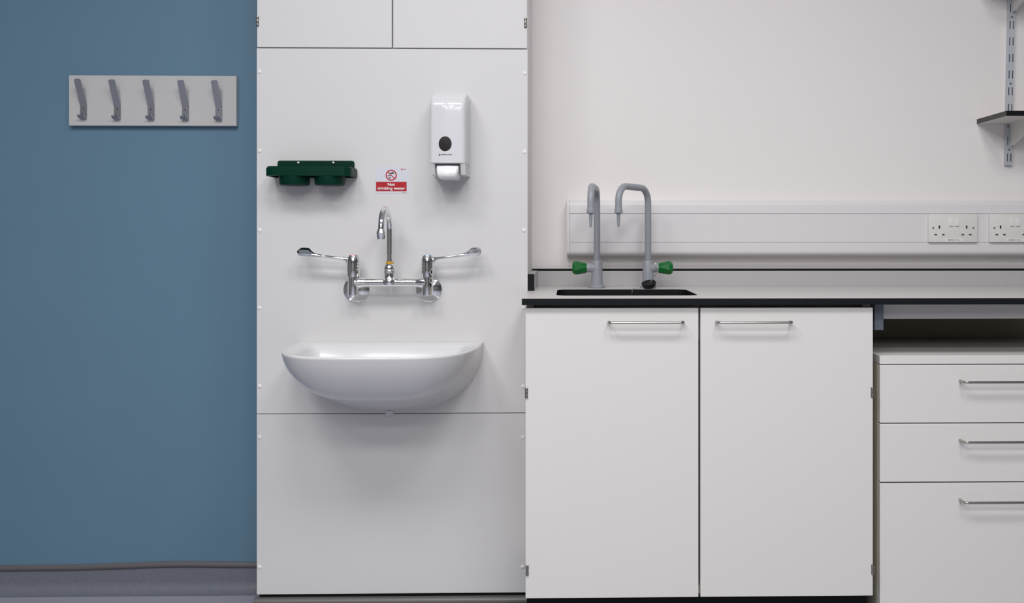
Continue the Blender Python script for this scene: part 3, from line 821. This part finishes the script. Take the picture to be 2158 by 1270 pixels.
# ---------------------------------------------------------------- dado trunking
ft = 0.055; dFc = D - ft
tk0 = X(1200.5, dFc); tk1 = X(2158, dFc) + 0.4
zA = Z(421.5, dFc + 0.01, 1500); zB = Z(450, dFc, 1500); zC = Z(510, dFc, 1500); zE = Z(539.3, dFc + 0.006, 1500)
tk = thing('dado_trunking', 'long white three-channel cable trunking on the cream wall', 'cable trunking', (tk0, 0, (zA + zE) / 2))
def cover(z_wall, z_face, s):
    pts = [(-0.0006, z_wall), (-(ft - 0.022), z_wall - s * 0.0008)]
    for k in range(11):
        a = PI / 2 * k / 10
        pts.append((-(ft - 0.020) - 0.0185 * math.sin(a), z_wall - s * (0.0010 + 0.015 * (1 - math.cos(a)))))
    pts += [(-ft, z_face + s * 0.004), (-ft, z_face + s * 0.0009), (-0.0006, z_face + s * 0.0009)]
    return pts
bm = bmesh.new(); prism(bm, cover(zA, zB, 1), 'x', tk0, tk1); obj('top_cover', bm, 'pvc', tk, smooth=True, angle=30)
bm = bmesh.new(); prism(bm, cover(zE, zC, -1), 'x', tk0, tk1); obj('bottom_cover', bm, 'pvc', tk, smooth=True, angle=30)
obj('centre_cover', B(tk0, tk1, -ft + 0.001, -ft + 0.003, zC + 0.0004, zB - 0.0004), 'pvc', tk)
obj('back_box', B(tk0 + 0.0005, tk1, -ft + 0.0032, -0.0007, zC - 0.0007, zB + 0.0007), 'pvc', tk)
full = cover(zA, zB, 1)[:-1] + cover(zE, zC, -1)[:-1][::-1]
bm = bmesh.new()
mid = (zA + zE) / 2
prism(bm, [(y * 1.02 if y < -0.01 else y, mid + (z - mid) * 1.006) for y, z in full], 'x', tk0 - 0.0085, tk0 - 0.0004)
obj('end_cap', bm, 'pvc', tk, smooth=True, angle=30)

# double sockets
def socket(xo, label):
    ds = dFc - 0.009; y1 = ds - D
    g = lambda px: X(px, ds) + xo
    zz = lambda py: Z(py, ds, 2010)
    t = thing('double_socket', label, 'electrical socket', (g(2009), -ft, zz(480)), 'double sockets on the trunking')
    obj('faceplate', B(g(1957.5), g(2060.5), y1, -ft + 0.0008, zz(510.3), zz(450.7), bev=0.0018, seg=3), 'sock', t, smooth=True, angle=40)
    for a, b in ((1999.5, 2008), (2011.5, 2020)):
        bm = bmesh.new(); zt_, zb_ = zz(458.5), zz(476)
        prism(bm, [(y1 + 0.0005, zt_), (y1 - 0.0008, zt_ - 0.0005), (y1 - 0.0042, zb_ + 0.0008), (y1 - 0.0038, zb_), (y1 + 0.0005, zb_)], 'x', g(a), g(b))
        bmesh.ops.bevel(bm, geom=bm.edges[:], offset=0.0006, segments=2, affect='EDGES')
        obj('switch', bm, 'cap', t, smooth=True, angle=40)
    for cx_, cy, ww, h_ in ((1979.8, 478.3, 3.4, 6.2), (1972, 494.2, 5.6, 3.0), (1988, 494.2, 5.6, 3.0), (2037, 478.3, 3.4, 6.2), (2029, 494.2, 5.6, 3.0), (2044.8, 494.2, 5.6, 3.0)):
        obj('pin_hole', B(g(cx_ - ww / 2), g(cx_ + ww / 2), y1 - 0.0002, y1 + 0.002, zz(cy + h_ / 2), zz(cy - h_ / 2)), 'ink', t, label='dark pin opening')
    for cx_ in (1966.8, 2051.5):
        obj('screw', L((g(cx_), y1 + 0.0005, zz(480.2)), (0, -1, 0), [(0, 0.0032), (0.0009, 0.0030)], seg=16), 'alu', t)
    lb = obj('label_strip', B(g(1990.5), g(2029), y1 - 0.0003, y1, zz(508.5), zz(502)), 'cap', t)
    obj('lettering', text_bm('SMDB-P 19L1', g(1997), g(2022), zz(505.4), y1 - 0.0003, height=0.0034, bold=0.01), 'greyink', lb)
    return t
socket(0, 'white double socket complete in view, left of the other one on the trunking')
socket(X(2086.3, dFc - 0.009) - X(1957.5, dFc - 0.009), 'white double socket on the trunking cut off by the right edge')

# ---------------------------------------------------------------- wall shelving
up = thing('shelf_upright', 'pale slotted steel upright fixed to the cream wall at the right', 'shelf upright', P(2128, 348, D - 0.012))
pb = P(2126.3, 348, D - 0.012)
bm = bmesh.new()
ln = 1.15
box(bm, -0.0105, 0.0105, 0.0, 0.0015, 0, ln)
box(bm, -0.0105, -0.009, 0.00145, 0.0117, 0, ln); box(bm, 0.009, 0.0105, 0.00145, 0.0117, 0, ln)
bmesh.ops.remove_doubles(bm, verts=bm.verts, dist=0.0001)
ch = obj('channel', bm, 'upright', None)
ch.data.transform(Matrix.Translation(ch.location)); ch.parent = up; ch.location = (0, 0, 0)
pz = lambda py: Z(py, D - 0.012, 2128) - pb.z
ns = 0
for k in range(-12, 10):
    yc_ = 331.8 - 34.95 * (9 - k) + 0 if False else 17.3 + 34.95 * k
    z_ = pz(yc_)
    if z_ > ln - 0.02 or z_ < 0.005: continue
    for sx in (-0.0052, 0.0052):
        s_ = obj('slot', B(sx - 0.0013, sx + 0.0013, -0.0004, 0.0004, z_ - 0.0122, z_ + 0.0122), 'slot', None)
        s_.data.transform(Matrix.Translation(s_.location)); s_.parent = up; s_.location = (0, 0, 0)
for py in (36, 176, 315.3, -104, -244):
    s_ = obj('screw', L((0, -0.0002, pz(py)), (0, -1, 0), [(-0.001, 0.0030), (0.0006, 0.0028), (0.001, 0.0012)], seg=18), 'screw', None, smooth=True)
    s_.data.transform(Matrix.Translation(s_.location)); s_.parent = up; s_.location = (0, 0, 0)
up.location = pb
up.rotation_euler = (0, math.radians(1.15), 0)

# shelf and bracket (lower), then copies for the upper one out of the top
xs0 = X(2058.3, D); zsT = P(2058, 251.3, D).z; zsB = P(2058, 261.5, D).z
dSh = 2.533
sh = thing('wall_shelf', 'dark-edged shelf on a bracket, complete corner visible above the sockets', 'shelf', (xs0, 0, zsB), 'shelves on the right wall')
bm = B(xs0, xs0 + 0.75, dSh - D, -0.0008, zsB, zsT)
bmesh.ops.recalc_face_normals(bm, faces=bm.faces)
for f in bm.faces:
    f.material_index = 1 if f.normal.y < -0.7 else (2 if abs(f.normal.x) > 0.7 else 0)
obj('board', bm, ['under', 'shedge', 'shend'], sh)
def bracket_bm():
    bm = bmesh.new()
    y0_ = -0.0138
    pts = [(y0_, 0.0), (-0.165, 0.0), (-0.165, -0.010), (-0.150, -0.014), (y0_ - 0.012, -0.066), (y0_, -0.072)]
    prism(bm, pts, 'x', -0.001, 0.001)
    prism(bm, [(y0_, 0), (-0.165, 0), (-0.165, -0.0015), (y0_, -0.0015)], 'x', -0.006, 0.006)
    # folded diagonal lip
    prism(bm, [(-0.150, -0.014), (y0_ - 0.012, -0.066), (y0_ - 0.0125, -0.0675), (-0.1508, -0.0155)], 'x', -0.001, 0.006)
    return bm
xbr = P(2129.5, 290, D - 0.014).x
br = obj('shelf_bracket', bracket_bm(), 'bracket', None)
off = Vector(br.location)
br.data.transform(Matrix.Translation(off)); br.location = (xbr, 0, zsB - 0.0003)
tag(br, 'white metal bracket under the dark-edged shelf', 'shelf bracket', 'shelf brackets')
# upper pair, one bracket pitch higher and almost out of frame
dzs = Z(-19, D, 2128) - Z(262, D, 2128)
s2 = copy_tree(sh); s2.location.z += dzs; tag(s2, 'upper shelf just above the top edge, shading the wall', 'shelf')
b2 = br.copy(); col.objects.link(b2); b2.location.z += dzs; b2.location.x += 0.006
tag(b2, 'metal bracket at the very top of the slotted upright, mostly cut off', 'shelf bracket')
